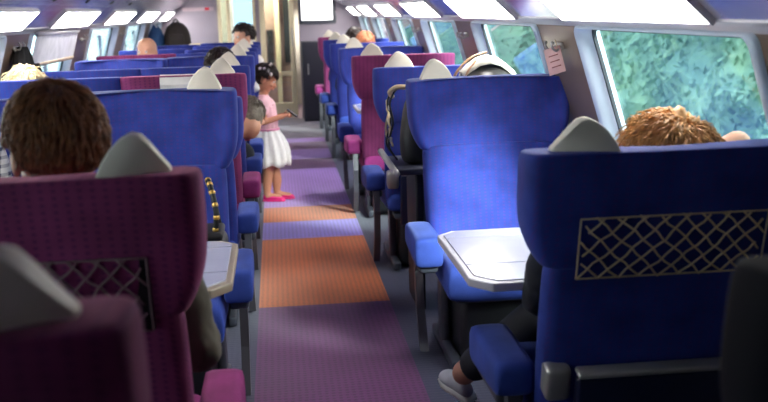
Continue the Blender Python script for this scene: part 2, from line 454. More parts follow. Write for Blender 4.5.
def back_bm():
    bm = bmesh.new(); rings = []
    for z, w in ((.34, .255), (.36, .268), (.5, .272), (.7, .274), (.84, .273), (.862, .266), (.868, .25)):
        y0 = shear_y(z) - .045; th = .10 if z > .4 else .09
        P = [(-w, .03), (-w + .02, .0), (-w * .5, -.004), (0, -.005), (w * .5, -.004), (w - .02, .0), (w, .03), (w, th - .02), (w - .035, th + .02), (w * .6, th + .0), (w * .3, th - .012), (0, th - .016), (-w * .3, th - .012), (-w * .6, th), (-w + .035, th + .02), (-w, th - .02)]
        rings.append([(x, y0 + y, z) for x, y in P])
    loft(bm, rings); return bm

def cushion_bm():
    bm = bmesh.new(); w = .262; rings = []
    for y, zt, zb in ((.17, .44, .35), (.2, .455, .33), (.35, .455, .32), (.55, .47, .31), (.66, .47, .30), (.70, .455, .305), (.715, .41, .34)):
        rings.append([(-w, y, zb + .02), (-w + .02, y, zb), (0, y, zb), (w - .02, y, zb), (w, y, zb + .02), (w, y, zt - .03), (w - .03, y, zt), (w * .4, y, zt - .008), (-w * .4, y, zt - .008), (-w + .03, y, zt), (-w, y, zt - .03)])
    loft(bm, rings); return bm

def pad_bm():
    bm = bmesh.new()
    rings = []
    for y, zt, zb, w in ((.24, .555, .50, .042), (.255, .572, .475, .05), (.27, .575, .47, .052), (.45, .578, .46, .052), (.585, .575, .45, .053), (.605, .57, .452, .053), (.61, .55, .47, .046)):
        rings.append([(-w, y, zb + .008), (-w + .008, y, zb), (w - .008, y, zb), (w, y, zb + .008), (w, y, zt - .009), (w - .009, y, zt), (-w + .009, y, zt), (-w, y, zt - .009)])
    loft(bm, rings); return bm

def ear_bm(sd):
    """grey folded ear standing on top of the headrest; sd=+1 if the aisle edge is at +x"""
    bm = bmesh.new()
    z0 = 1.10
    prof = [(-.095, -.02), (-.09, .03), (-.074, .062), (-.054, .088), (-.03, .108), (-.004, .12), (.014, .116), (.034, .098)]
    y0 = shear_y(1.17) - .035
    outer = [(.072, .04), (.078, -.02)]
    front = [(x * sd, y0, z0 + z) for x, z in prof] + [(x * sd, y0 + .055, z0 + z + .005) for x, z in outer]
    back = [(x * sd * .96, y0 + .06, z0 + z * .98) for x, z in prof] + [(x * sd * .96, y0 + .10, z0 + z) for x, z in outer]
    mid = [((a[0] + b[0]) / 2 * 1.03, (a[1] + b[1]) / 2, (a[2] + b[2]) / 2 + .003) for a, b in zip(front, back)]
    loft(bm, [front, mid, back])
    bmesh.ops.bevel(bm, geom=bm.edges[:], offset=.004, segments=2, profile=.5, affect='EDGES', clamp_overlap=True)
    return bm

def net_bm(w=.212, z0=.825, z1=.985):
    bm = bmesh.new()
    def P(x, z):
        bulge = .012 * math.cos(x / w * PI / 2)
        return (x, shear_y(z) - .057 - bulge * math.sin((z - z0) / (z1 - z0) * PI) - .003, z)
    h = z1 - z0; nx = 9; step = 2 * w / nx
    for k in range(-4, nx + 4):
        for sg in (1, -1):
            x0 = -w + k * step; pts = []
            for q in range(9):
                z = z0 + h * q / 8; x = x0 + sg * (q / 8) * step * 3.2 + .003 * math.sin(q * 2.4 + k)
                if -w <= x <= w: pts.append(P(x, z + .003 * math.sin(x * 60)))
            if len(pts) >= 2: tube(bm, pts, .0028, 5)
    for z in (z0, z1): tube(bm, [P(-w + 2 * w * q / 12, z) for q in range(13)], .0024, 6)
    for x in (-w, w): tube(bm, [P(x, z0 + h * q / 4) for q in range(5)], .0022, 6)
    return bm

def make_seat(colour, aisle_sd, arms, net=None, tray=False, ear=True):
    """local frame: occupant looks along +Y, origin on the floor under the top of the backrest"""
    fab, pl = {'blue': (M_BLUE, M_BLUEPLAIN), 'purple': (M_PURPLE, M_PURPLEPLAIN), 'black': (M_BLUESHADE, M_BLUESHADE)}[colour]  # black: the blue velvet with shade put into its colour
    t = bpy.data.objects.new('train_seat', None); link(t)
    subsurf(obj('headrest', headrest_bm(), fab, t), 2)
    subsurf(obj('backrest', back_bm(), fab, t), 1)
    subsurf(obj('seat_cushion', cushion_bm(), pl, t), 2)
    if ear: e = obj('headrest_ear', ear_bm(aisle_sd), M_EAR, t); e.location = (.205 * aisle_sd, 0, .012); e.scale = (.86, 1, 1)
    for a in arms:
        p = subsurf(obj('armrest', pad_bm(), pl, t), 1); p.location = (a * .312, 0, -.022)
        bm = bmesh.new()
        # curved carrier that runs from the pad back and down to the base
        pts = [(.56, .44), (.45, .44), (.34, .42), (.29, .36), (.32, .20), (.42, .04), (.36, .04), (.27, .20), (.24, .36), (.27, .48), (.56, .47)]
        prism(bm, pts, -.016, .016, Matrix(((0, 0, 1, 0), (1, 0, 0, 0), (0, 1, 0, 0), (0, 0, 0, 1))))
        s_ = obj('armrest_support', bm, M_ARM, p, smooth=False)
        bm = bmesh.new(); box(bm, (0, .45, .445), (.07, .27, .04), .012); obj('armrest_shell', bm, M_SHELL, p)
    bm = bmesh.new(); box(bm, (0, .42, .17), (.40, .40, .30), .03); obj('seat_base', bm, M_DARK, t)
    bm = bmesh.new(); box(bm, (0, .43, .315), (.46, .52, .03), .01)
    for q in (-1, 1): box(bm, (q * .225, .42, .035), (.04, .54, .05), .012); box(bm, (q * .225, .36, .18), (.035, .1, .28), .012)
    obj('seat_frame', bm, M_SHELL, t)
    if net:
        obj('net_pocket', net_bm(), net, t)
        if colour == 'purple':
            bm = bmesh.new(); box(bm, (0, shear_y(.905) - .05, .905), (.43, .006, .165), 0, 1, Matrix.Rotation(math.atan(.236), 4, 'X')); obj('pocket_shade', bm, M_DARK, t)  # dark sheet stands in for the shadow inside the net pocket
    if tray:
        bm = bmesh.new()
        Mx = Matrix.Rotation(math.atan(.236), 4, 'X')
        box(bm, (0, shear_y(.42) - .085, .41), (.40, .03, .30), .012, 3, Mx)
        tr = obj('folded_tray', bm, M_NAVY, t)
        bm = bmesh.new(); box(bm, (.0, shear_y(.565) - .092, .566), (.40, .045, .016), .006, 2, Mx); obj('tray_edge', bm, M_METAL, tr)
        for q in (-1, 1):
            bm = bmesh.new()
            box(bm, (q * .235, shear_y(.5) - .05, .53), (.06, .07, .10), .015, 3, Mx); box(bm, (q * .235, shear_y(.5) + .0, .51), (.03, .12, .05), .012)
            obj('tray_hinge', bm, M_METAL, t)
    return t

protos = {}
def seat(x, d, face, colour, label, side, arms, net=None, tray=False, group='train seats along the aisle', zs=1.0, ear=True):
    """side: 'L'/'R' = which side of the aisle; face 'A' away from camera, 'F' towards camera"""
    world_aisle = 1 if side == 'L' else -1
    rot = 0 if face == 'A' else PI
    sd = world_aisle if face == 'A' else -world_aisle
    larms = tuple(sorted(a if face == 'A' else -a for a in arms))
    key = (colour, sd, larms, net, tray, ear)
    if key not in protos:
        t = make_seat(colour, sd, larms, net, tray, ear); protos[key] = t
    else: t = copy_tree(protos[key])
    t.location = (x, d, 0); t.rotation_euler = (0, 0, rot)
    t.scale = (1.09 if side == 'R' else 1, 1, zs)
    tag(t, label, 'seat', group); return t

XR = .905; XLA = -.485; XLW = -1.11; XF = .865
B, P = 'blue', 'purple'
# right-hand single seats
seat(XR - .018, .95, 'A', 'black', 'blue seat coloured near-black for shade at the lower right edge, nearest the camera on the right', 'R', (-1, 1), None, True)
seat(XR + .02, 2.19, 'A', B, 'blue seat seen from behind with beige diamond net pocket', 'R', (-1, 1), M_CORD, True, zs=.968)
seat(XR + .005, 4.44, 'F', B, 'bright blue seat facing the camera behind the white table on the right', 'R', (-1, 1))
seat(XF, 5.25, 'A', B, 'blue seat back to back with the facing seat behind the right table', 'R', (-1, 1), None, True)
seat(XF, 6.75, 'A', P, 'large purple seat on the right, two behind the bright blue facing seat', 'R', (-1, 1))
seat(XF, 8.45, 'F', B, 'blue seat facing the camera just behind the right purple seat', 'R', (-1, 1))
seat(XF, 9.5, 'A', B, 'blue seat on the right, third from the end wall', 'R', (-1, 1))
seat(XF, 10.8, 'A', B, 'blue seat on the right, second from the end wall', 'R', (-1, 1))
seat(XF, 12.1, 'A', P, 'small distant purple seat on the right, last before the end wall', 'R', (-1, 1))
# left-hand aisle seats
seat(XLA + .0, .93, 'A', P, 'blurred purple seat corner at the lower left, nearest the camera', 'L', (-1, 1))
seat(XLA, 1.90, 'A', P, 'large purple seat seen from behind with the brown-haired man in it', 'L', (1,), M_CORDD, True)
seat(XLA, 4.07, 'F', B, 'blue aisle seat facing the camera beyond the left table', 'L', (-1, 1), zs=1.015)
seat(XLA, 4.40, 'A', B, 'blue aisle seat back to back with the left facing seat', 'L', (-1, 1), zs=.95, ear=False)
seat(XLA, 5.2, 'A', P, 'purple aisle seat on the left with a white paper on its top', 'L', (-1, 1))
seat(XLA, 6.0, 'A', B, 'blue aisle seat just behind the left purple aisle seat', 'L', (-1, 1))
seat(XLA, 7.65, 'F', B, 'blue aisle seat on the left facing the camera in front of the girl', 'L', (-1, 1))
dl = ['fourth', 'third', 'second']
for q, d_ in enumerate((8.2, 9.1, 10.0)):
    seat(XLA, d_, 'A', B, 'distant blue aisle seat on the left, %s from the end wall' % dl[q], 'L', (-1, 1))
seat(XLA, 11.0, 'A', B, 'distant blue aisle seat on the left, last before the end wall', 'L', (-1, 1))
# left-hand window seats
seat(XLW, 4.07, 'F', B, 'blue window seat facing the camera at the left edge behind the man', 'L', (-1,), ear=False)
seat(XLW, 5.2, 'A', B, 'blue window seat at the left edge with fair hair showing over it', 'L', (-1,), ear=False)
seat(XLW, 6.0, 'A', B, 'blue window seat on the left below the black coat', 'L', (-1,), ear=False)
seat(XLW, 7.55, 'F', B, 'blue window seat on the left just in front of the purple window seat', 'L', (-1,), ear=False)
seat(XLW, 8.2, 'A', P, 'purple window seat on the left with a bald head over it', 'L', (-1,), ear=False)
seat(XLW, 9.4, 'A', B, 'distant blue window seat on the left just behind the purple window seat', 'L', (-1,), ear=False)
seat(XLW, 10.6, 'A', B, 'distant blue window seat on the left in front of the luggage', 'L', (-1,), ear=False)

# ------------------------------------------------------------------ tables
def table(x0, x1, y0, y1, side, label, z=.73):
    cx, cy = (x0 + x1) / 2, (y0 + y1) / 2
    t = thing('folding_table', label, 'table', (cx, cy, 0), 0, 'tables between facing seats')
    a, b = (x1 - x0) / 2, (y1 - y0) / 2; s = 1 if side == 'L' else -1   # s: aisle edge direction
    ch = .055
    poly = [(-s * a, -b), (s * (a - ch), -b), (s * a, -b + ch * 1.3), (s * a, b - ch), (s * (a - ch), b), (-s * a, b)]
    if s < 0: poly = poly[::-1]
    bm = bmesh.new(); prism(bm, poly, z - .03, z - .004, None, .004); obj('table_edge', bm, M_TRIM if side == 'L' else M_TRIMW, t, smooth=False)
    k = .018
    inner = [(px * (1 - k / a), py * (1 - k / b)) for px, py in poly]
    # three leaves separated by fold lines
    bm = bmesh.new()
    cuts = [-b + k, -b + 2 * b * .3, b - 2 * b * .18, b - k]
    for q in range(3):
        ya, yb = cuts[q] + (.004 if q else 0), cuts[q + 1] - (.004 if q < 2 else 0)
        chm = ch
        xa = a - k
        if q == 0: pl = [(-s * xa, ya), (s * (xa - chm), ya), (s * xa, ya + chm * 1.3), (s * xa, yb), (-s * xa, yb)]
        elif q == 2: pl = [(-s * xa, ya), (s * xa, ya), (s * xa, yb - chm), (s * (xa - chm), yb), (-s * xa, yb)]
        else: pl = [(-s * xa, ya), (s * xa, ya), (s * xa, yb), (-s * xa, yb)]
        if s < 0: pl = pl[::-1]
        prism(bm, pl, z - .012, z, None, .0015)
    obj('table_leaf', bm, M_TABLE, t, smooth=False)
    bm = bmesh.new(); box(bm, (-s * a * .4, 0, (z - .05) / 2), (.07, .16, z - .05), .02); box(bm, (-s * a * .4, 0, .012), (.16, .3, .024), .01)
    obj('table_leg', bm, M_SHELL, t)
    bm = bmesh.new(); box(bm, (0, 0, z - .045), (2 * a * .8, 2 * b * .5, .03), .01); obj('under_frame', bm, M_DARK, t)
    return t
table(.51, 1.28, 2.62, 3.30, 'R', 'white folding table between the facing seats on the right', .705)
table(-1.62, -.15, 2.62, 3.22, 'L', 'pale table between facing seats on the left with tan edge')
table(.58, 1.28, 7.3, 7.9, 'R', 'small distant white table in front of the right purple seat')
table(-1.62, -.17, 6.75, 7.05, 'L', 'table partly hidden behind the left seats near the girl')

# ------------------------------------------------------------------ people
def chainball(bm, pts, radii, n=14):
    pts = [Vector(p) for p in pts]
    for i in range(len(pts) - 1):
        m = 5
        P = [pts[i].lerp(pts[i + 1], q / m) for q in range(m + 1)]
        ra, rb = radii[i], radii[i + 1]
        f = lambda r_: r_ if hasattr(r_, '__len__') else (r_, r_)
        ra, rb = f(ra), f(rb)
        RR = [(ra[0] + (rb[0] - ra[0]) * q / m, ra[1] + (rb[1] - ra[1]) * q / m) for q in range(m + 1)]
        tube(bm, P, RR, n)
    for p, r_ in zip(pts, radii):
        r0 = min(r_) if hasattr(r_, '__len__') else r_
        ball(bm, p, r0, 12)

def head_geo(bm, T, k=1.0):
    """head centred at origin, looking +Y, 0.23*k tall; T places it"""
    b = bmesh.new()
    ball(b, (0, -.008, .03), (.077, .095, .088), 24)         # cranium
    ball(b, (0, .022, -.025), (.062, .068, .085), 20)        # face
    ball(b, (0, .045, -.082), (.034, .034, .026), 14)        # chin
    tube(b, [(0, .083, .005), (0, .1, -.03), (0, .09, -.043)], [.009, .015, .013], 8); ball(b, (0, .102, -.033), .013, 10)
    for q in (-1, 1):
        ball(b, (q * .079, -.005, -.012), (.011, .02, .034), 10, Matrix.Rotation(q * .2, 4, 'Z'))
        ball(b, (q * .03, .075, -.028), (.022, .018, .02), 10)  # cheek
        ball(b, (q * .027, .082, .022), (.022, .012, .009), 10) # brow
    ball(b, (0, .09, -.062), (.022, .01, .008), 10)
    return merge(bm, b, T @ Matrix.Scale(k, 4))

def face_parts(parent, T, k=1.0):
    for q in (-1, 1):
        bm = bmesh.new(); ball(bm, T @ Vector((q * .029 * k, .0805 * k, .004 * k)), .0105 * k, 10)
        e = obj('eye', bm, M_EYE, parent)
        bm = bmesh.new(); ball(bm, T @ Vector((q * .029 * k, .0885 * k, .004 * k)), .0055 * k, 8)
        obj('pupil', bm, M_DARK, e)
    bm = bmesh.new(); ball(bm, T @ Vector((0, .0965 * k, -.063 * k)), (.019 * k, .007 * k, .005 * k), 10)
    obj('lips', bm, M_LIPS, parent)

def hand_geo(bm, wrist, direction, palm_n, k=1.0, curl=.5, thumb_side=1):
    d_ = Vector(direction).normalized(); nn = Vector(palm_n); nn = (nn - d_ * nn.dot(d_)).normalized(); sidev = d_.cross(nn) * thumb_side
    w = Vector(wrist)
    chainball(bm, [w, w + d_ * .045 * k, w + d_ * .085 * k], [.022 * k, (.034 * k, .018 * k), (.036 * k, .016 * k)], 10)
    for i, (off, ln) in enumerate(((.028, .062), (.0095, .072), (-.0095, .068), (-.027, .052))):
        p = w + d_ * .085 * k + sidev * off * k; pts = [p]; a = 0
        for q in range(3):
            a += curl * (.5 + .35 * q)
            p = p + (d_ * math.cos(a) + nn * math.sin(a)) * ln * k * (.42, .32, .26)[q]; pts.append(p)
        chainball(bm, pts, [.0092 * k, .0086 * k, .0078 * k, .0066 * k], 8)
    p = w + d_ * .03 * k + sidev * .028 * k
    q1 = p + (sidev * .7 + d_ * .7 + nn * .3) * .034 * k; q2 = q1 + (d_ * .9 + sidev * .2 + nn * .4) * .026 * k
    chainball(bm, [p, q1, q2], [.012 * k, .0105 * k, .0085 * k], 8)

def hair_cap(parent, T, k, mat, length=.0, lump=.012, strands=500, slen=.05, wave=.0, name='hair', low=-.02, width=.0035, jit=.35):
    """hair shell over the cranium plus surface strands"""
    bm = bmesh.new(); b = bmesh.new()
    bmesh.ops.create_icosphere(b, subdivisions=4, radius=1)
    dele = []
    rx, ry, rz = .086, .106, .101
    for v in b.verts:
        p = Vector((v.co.x * rx, v.co.y * ry - .01, v.co.z * rz + .03))
        nz = noise.noise(p * 30 + Vector((3, 1, 2))) * lump
        p += v.co.normalized() * nz
        v.co = p
    # face opening: remove what lies in front and low
    for f in b.faces:
        cc = f.calc_center_median()
        lim = low - length * max(0, min(1, (-cc.y + .02) / .08))
        if abs(cc.x) > .055 and -.03 < cc.y and cc.z < .012: dele.append(f); continue
        if cc.z < (.055 if cc.y > .03 else (low + (cc.y + .0) * .9 if cc.y > 0 else lim)): dele.append(f)
    bmesh.ops.delete(b, geom=dele, context='FACES')
    bmesh.ops.solidify(b, geom=b.faces[:], thickness=.008)
    merge(bm, b)
    rnd = random.Random(int(k * 1000) + strands)
    for i in range(strands):
        th = rnd.uniform(0, 2 * PI); ph = math.acos(rnd.uniform(-.35, 1))
        n_ = Vector((math.sin(ph) * math.cos(th), math.sin(ph) * math.sin(th), math.cos(ph)))
        p = Vector((n_.x * rx, n_.y * ry - .01, n_.z * rz + .03))
        if p.z < (.06 if p.y > .03 else low + .01) or (abs(p.x) > .05 and p.y > -.03 and p.z < .035): continue
        crown = Vector((0, -.04, .13)); dirv = (p - crown); dirv = dirv - n_ * dirv.dot(n_)
        if dirv.length < .01: dirv = Vector((1, 0, 0))
        dirv.normalize(); dirv += Vector((rnd.uniform(-jit, jit), rnd.uniform(-jit, jit), rnd.uniform(-jit, jit) * .3))
        side = n_.cross(dirv).normalized(); pts = []
        phs = rnd.uniform(0, 6)
        for q in range(5):
            s_ = q / 4
            pp = p + dirv * slen * s_ + n_ * (.004 + .006 * math.sin(s_ * PI)) - n_ * (slen * s_) ** 2 * 4.5 + side * wave * math.sin(s_ * 7 + phs) + n_ * wave * math.cos(s_ * 7 + phs)
            pts.append(pp)
        tube(bm, pts, [width, width * 1.1, width, width * .8, width * .3], 4)
    bm.transform(T @ Matrix.Scale(k, 4))
    return obj(name, bm, mat, parent)

def person(label, loc, rot, top_mat, hair, head=(0, .30, 1.19), hrot=(0, 0, 0), skin=None, neck=(0, .29, 1.06), chest=(0, .33, .92), arms=None, legs=True, vox=.012, leg_mat=None, hk=1.0, hairkw=None, bald=False, group=None, feet=None, hands=True, face=True, sleeve=.93):
    skin = skin or M_SKIN; leg_mat = leg_mat or M_LEG
    t = thing('person', label, 'person', loc, rot, group)
    hip = Vector((0, .43, .57)); neck = Vector(neck); chest = Vector(chest); hd = Vector(head)
    T = Matrix.Translation(hd) @ Euler(hrot).to_matrix().to_4x4()
    sh = [chest + Vector((q * .185, 0, .06)) for q in (-1, 1)]
    arms = arms or [((-.25, .38, .72), (-.17, .58, .66)), ((.25, .38, .72), (.17, .58, .66))]
    feet = feet or [((-.10, .72, .53), (-.11, .70, .10)), ((.10, .72, .53), (.11, .70, .10))]
    body = bmesh.new()
    chainball(body, [hip, hip.lerp(chest, .5), chest, neck - Vector((0, 0, .03))], [(.115, .155), (.10, .14), (.10, .165), (.06, .07)])
    chainball(body, [neck - Vector((0, 0, .04)), T @ Vector((0, -.01, -.03))], [.056, .052])
    head_geo(body, T, hk)
    for i, q in enumerate((-1, 1)):
        e, w = Vector(arms[i][0]), Vector(arms[i][1])
        chainball(body, [chest + Vector((q * .1, 0, .06)), sh[i], e, w], [.06, .05, .038, .026])
        dd = (w - e).normalized()
        if hands: hand_geo(body, w, dd, (0, 0, -1) if abs(dd.z) < .8 else (0, 1, 0), 1, .55, -q)
        if legs:
            kn, an = Vector(feet[i][0]), Vector(feet[i][1])
            chainball(body, [hip + Vector((q * .09, 0, -.01)), kn, an], [.078, .058, .04])
    remesh(obj('body', body, skin, t), vox if not hands else min(vox, .007), 4)
    # shirt
    bm = bmesh.new()
    chainball(bm, [hip, hip.lerp(chest, .5), chest, neck - Vector((0, 0, .055))], [(.125, .17), (.115, .158), (.112, .18), (.07, .078)])
    for i, q in enumerate((-1, 1)):
        e, w = Vector(arms[i][0]), Vector(arms[i][1])
        w2 = e.lerp(w, abs(sleeve))
        if sleeve < 0 and i == 1: chainball(bm, [chest + Vector((q * .1, 0, .055)), sh[i], sh[i].lerp(e, .4)], [.07, .064, .058])
        else: chainball(bm, [chest + Vector((q * .1, 0, .055)), sh[i], e, w2], [.07, .064, .054, .04])
    o = obj('jacket', bm, top_mat, t); remesh(o, max(vox, .009), 4)
    tx = bpy.data.textures.get('folds') or bpy.data.textures.new('folds', 'CLOUDS'); tx.noise_scale = .07
    dm = o.modifiers.new('d', 'DISPLACE'); dm.texture = tx; dm.strength = .022; dm.mid_level = .5
    if legs:
        bm = bmesh.new()
        for i, q in enumerate((-1, 1)):
            kn, an = Vector(feet[i][0]), Vector(feet[i][1])
            chainball(bm, [hip, hip + Vector((q * .09, 0, -.01)), kn, kn.lerp(an, .86)], [.1, .09, .072, .056])
        remesh(obj('trousers', bm, leg_mat, t), .013, 4)
    if face: face_parts(t, T, hk)
    if hair is not None: hair_cap(t, T, hk, hair, **(hairkw or {}))
    return t, T

M_LEG = simple('dark_trousers', srgb(24, 26, 36), .8)
M_OLIVE = simple('olive_jacket', srgb(96, 88, 74), .85, 0, .12, 20)
M_NAVYC = simple('navy_jumper', srgb(36, 42, 70), .85)
def check_mat():
    m, nt, b = newmat('checked_shirt')
    tc = nd(nt, 'ShaderNodeTexCoord'); sp = nd(nt, 'ShaderNodeSeparateXYZ'); nt.links.new(tc.outputs['Object'], sp.inputs[0])
    a = math_n(nt, 'GREATER_THAN', math_n(nt, 'SINE', math_n(nt, 'MULTIPLY', sp.outputs['X'], 210)), .3)
    z = math_n(nt, 'GREATER_THAN', math_n(nt, 'SINE', math_n(nt, 'MULTIPLY', sp.outputs['Z'], 210)), .3)
    s_ = math_n(nt, 'MULTIPLY', math_n(nt, 'ADD', a, z), .5)
    mx = nd(nt, 'ShaderNodeMixRGB'); mx.inputs[1].default_value = srgb(214, 212, 206); mx.inputs[2].default_value = srgb(80, 80, 96)
    nt.links.new(s_, mx.inputs[0]); nt.links.new(mx.outputs[0], b.inputs['Base Color']); b.inputs['Roughness'].default_value = .8
    return m
# man in the purple seat
person('man with short brown hair and olive jacket, seen from behind in the purple seat', (-.46, 1.90, 0), 0, M_OLIVE, M_HAIRB,
       head=(-.015, .27, 1.175), hrot=(0, 0, .55), neck=(0, .27, 1.04), arms=[((-.25, .30, .72), (-.15, .52, .62)), ((.255, .31, .70), (.20, .56, .675))],
       vox=.009, hk=1.1, hairkw=dict(strands=2600, slen=.03, lump=.004, low=-.035, length=.055, width=.0016, jit=.25))
# curly passenger on the right, arm raised to the window side
person('passenger with wavy golden brown hair asleep in the blue seat with the net pocket', (.92, 2.19, 0), 0, simple('dark_top', srgb(30, 30, 40), .9), M_HAIRC,
       head=(.065, .29, 1.015), hrot=(.1, .3, .0), neck=(.03, .29, .93), chest=(0, .33, .82), arms=[((-.23, .42, .66), (-.12, .58, .60)), ((.275, .31, 1.075), (.16, .28, 1.04))], sleeve=-.93,
       vox=.01, hk=1.14, legs=True, feet=[((-.12, .66, .55), (-.365, .84, .29)), ((.10, .70, .50), (.10, .72, .10))],
       hairkw=dict(strands=3200, slen=.055, lump=.035, low=-.08, length=.04, width=.0021, wave=.0055, jit=.6))
# shoe of that passenger: a child part of nothing else, worn -> built as own part below
M_SHOE = simple('pale_canvas_shoe', srgb(196, 196, 200), .7)
def shoe(parent, ankle, toe_dir, up, k=1.0, mat=M_SHOE, sole=None, name='shoe'):
    T_ = Vector(toe_dir).normalized(); U = Vector(up); U = (U - T_ * U.dot(T_)).normalized(); S = T_.cross(U)
    A = Vector(ankle)
    bm = bmesh.new(); rings = []
    for y, w, h, z in ((-.055, .018, .03, -.045), (-.045, .03, .075, -.03), (-.01, .034, .085, -.03), (.04, .036, .07, -.035), (.09, .042, .052, -.043), (.14, .043, .042, -.048), (.175, .034, .034, -.05), (.192, .014, .02, -.052)):
        ring = []
        for q in range(12):
            a = 2 * PI * q / 12
            ring.append(A + (T_ * y + S * w * math.cos(a) + U * (z + h * .5 * math.sin(a))) * k)
        rings.append(ring)
    loft(bm, rings); o = subsurf(obj(name, bm, mat, parent), 1)
    bm = bmesh.new(); pts = []
    for y, w in ((-.06, .022), (-.03, .034), (.04, .036), (.1, .045), (.15, .045), (.185, .034), (.2, .012)):
        pts.append((y, w))
    lo = [A + (T_ * y + S * w + U * -.082) * k for y, w in pts] + [A + (T_ * y - S * w + U * -.082) * k for y, w in reversed(pts)]
    hi = [p + U * .018 * k for p in lo]
    loft(bm, [lo, hi]); obj('sole', bm, sole or simple('rubber_sole', srgb(225, 222, 214), .6), o)
    return o
per = [o for o in C.objects if o.name.startswith('person') and 'golden' in o.get('label', '')][0]
shoe(per, (-.375, .86, .262), (-.28, 1, .05), (-.35, 0, 1), .82)
shoe(per, (.10, .76, .085), (0, 1, 0), (0, 0, 1), 1.0)

# checked-shirt passenger facing the camera, at the left picture edge
person('passenger in a checked shirt facing the camera at the left picture edge', (-1.24, 4.07, 0), PI, check_mat(), M_HAIRG, head=(0, .29, 1.17), vox=.012, hands=False, hairkw=dict(strands=300, slen=.03, lump=.008))
# grey-haired person bending into the aisle
person('grey-haired person bending sideways into the aisle beside the girl', (XLA - .03, 5.2, 0), 0, M_NAVYC, M_HAIRG, head=(.345, .55, .855), hrot=(-1.1, .2, .5), neck=(.23, .49, .82), chest=(.0, .42, .79), arms=[((-.12, .62, .62), (-.05, .70, .50)), ((.12, .56, .55), (.06, .70, .45))], hands=False, hairkw=dict(strands=900, slen=.03, lump=.01, low=-.09, length=.09, width=.002))
person('dark-haired passenger seated behind the left purple aisle seat', (XLA + .14, 6.0, 0), 0, M_NAVYC, M_HAIRD, head=(.0, .30, 1.12), neck=(-.04, .29, 1.0), chest=(-.12, .34, .87), arms=[((-.30, .40, .70), (-.22, .58, .66)), ((.08, .42, .68), (.02, .6, .66))], hands=False, hairkw=dict(strands=300, slen=.03, lump=.006, low=-.05, length=.04))
person('dark-haired passenger turned sideways with bright face, far left aisle side', (XLA + .22, 9.9, 0), 2.2, simple('white_shirt', srgb(235, 228, 222), .8), M_HAIRD, head=(0, .05, 1.23), neck=(0, .04, 1.09), chest=(0, .03, .94), hk=1.02, hands=False, legs=False, arms=[((-.22, .1, .76), (-.15, .3, .7)), ((.22, .1, .76), (.15, .3, .7))], hairkw=dict(strands=300, slen=.03, lump=.006))
person('nearly bald passenger over the purple window seat on the left', (XLW - .04, 8.15, 0), PI * .9, simple('pale_shirt', srgb(225, 205, 205), .8), None, head=(0, -.32, 1.165), neck=(0, -.32, 1.04), chest=(0, -.36, .90), hands=False, legs=False, arms=[((-.22, -.2, .7), (-.1, -.05, .7)), ((.22, -.2, .7), (.1, -.05, .7))])
person('fair-haired passenger behind the blue window seat at the left edge', (-1.33, 5.22, 0), 0, M_NAVYC, M_HAIRF, head=(0, .30, 1.075), neck=(0, .29, .96), chest=(.03, .33, .84), hands=False, hairkw=dict(strands=500, slen=.05, lump=.03, wave=.006, jit=.8, low=-.06))
person('reddish-haired passenger in a far right seat by the window', (XF, 9.5, 0), 0, M_NAVYC, simple('ginger_hair', srgb(190, 120, 84), .6), head=(0, .30, 1.12), hands=False, hairkw=dict(strands=300, slen=.03, low=-.05))
person('dark-haired passenger in the far right, second seat from the end wall', (XF, 10.8, 0), 0, M_NAVYC, M_HAIRD, head=(0, .30, 1.14), hands=False, hairkw=dict(strands=300, slen=.03, low=-.05))

# ------------------------------------------------------------------ the girl (built looking +X: local +Y then turned)
g = thing('person', 'small girl in pink top and white tutu standing in the aisle looking at a phone', 'person', (-.045, 7.8, 0), -PI / 2 - .12)
GT = Matrix.Translation((0, -.045, .955)) @ Euler((-.42, 0, 0)).to_matrix().to_4x4()
body = bmesh.new(); k = .88
head_geo(body, GT, k)
chainball(body, [(0, -.05, .50), (0, -.04, .60), (0, -.05, .74), (0, -.07, .82)], [(.07, .085), (.066, .078), (.065, .085), (.038, .04)])
chainball(body, [(0, -.07, .80), (0, -.05, .93)], [.034, .036])
for q in (-1, 1):
    chainball(body, [(q * .05, -.06, .785), (q * .095, -.065, .775), (q * .11, -.06, .63), (q * .045, .075, .665)], [.035, .032, .025, .019])
    hand_geo(body, (q * .045, .075, .665), (-q * .25, 1, .12), (-q * 1, 0, 0), .62, .75, q)
for q, yy in ((-1, .03), (1, -.035)):
    chainball(body, [(q * .045, -.045, .50), (q * .043, -.03 + yy * .5, .28), (q * .045, yy - .03, .15), (q * .045, yy - .035, .06)], [.062, .042, .038, .026])
    chainball(body, [(q * .045, yy - .035, .045), (q * .045, yy + .06, .03)], [.026, .022])
remesh(obj('body', body, M_SKIN2, g), .0055, 4)
face_parts(g, GT, k)
bm = bmesh.new()
M_PINK = simple('pink_top', srgb(250, 196, 204), .8, 0, .08, 30)
chainball(bm, [(0, -.05, .52), (0, -.04, .60), (0, -.05, .74), (0, -.068, .805)], [(.084, .098), (.078, .09), (.077, .097), (.047, .05)])
for q in (-1, 1): chainball(bm, [(q * .05, -.06, .775), (q * .098, -.065, .775), (q * .106, -.062, .72)], [.05, .044, .041])
remesh(obj('top', bm, M_PINK, g), .006, 4)
bm = bmesh.new(); rings = []
for i, (z, rad) in enumerate(((.57, .088), (.55, .095), (.50, .125), (.44, .15), (.38, .165), (.32, .17), (.285, .162), (.285, .150), (.33, .15), (.45, .12), (.55, .085))):
    ring = []
    for q in range(72):
        a = 2 * PI * q / 72; w = .012 * min(1, (.57 - z) / .1) * math.sin(a * 13 + z * 6) + .006 * math.sin(a * 29 + 2)* min(1, (.57 - z) / .1)
        ring.append(((rad + w) * math.cos(a), -.045 + (rad + w) * math.sin(a) * .95, z + .012 * math.sin(a * 7) * min(1, (.57 - z) / .15)))
    rings.append(ring)
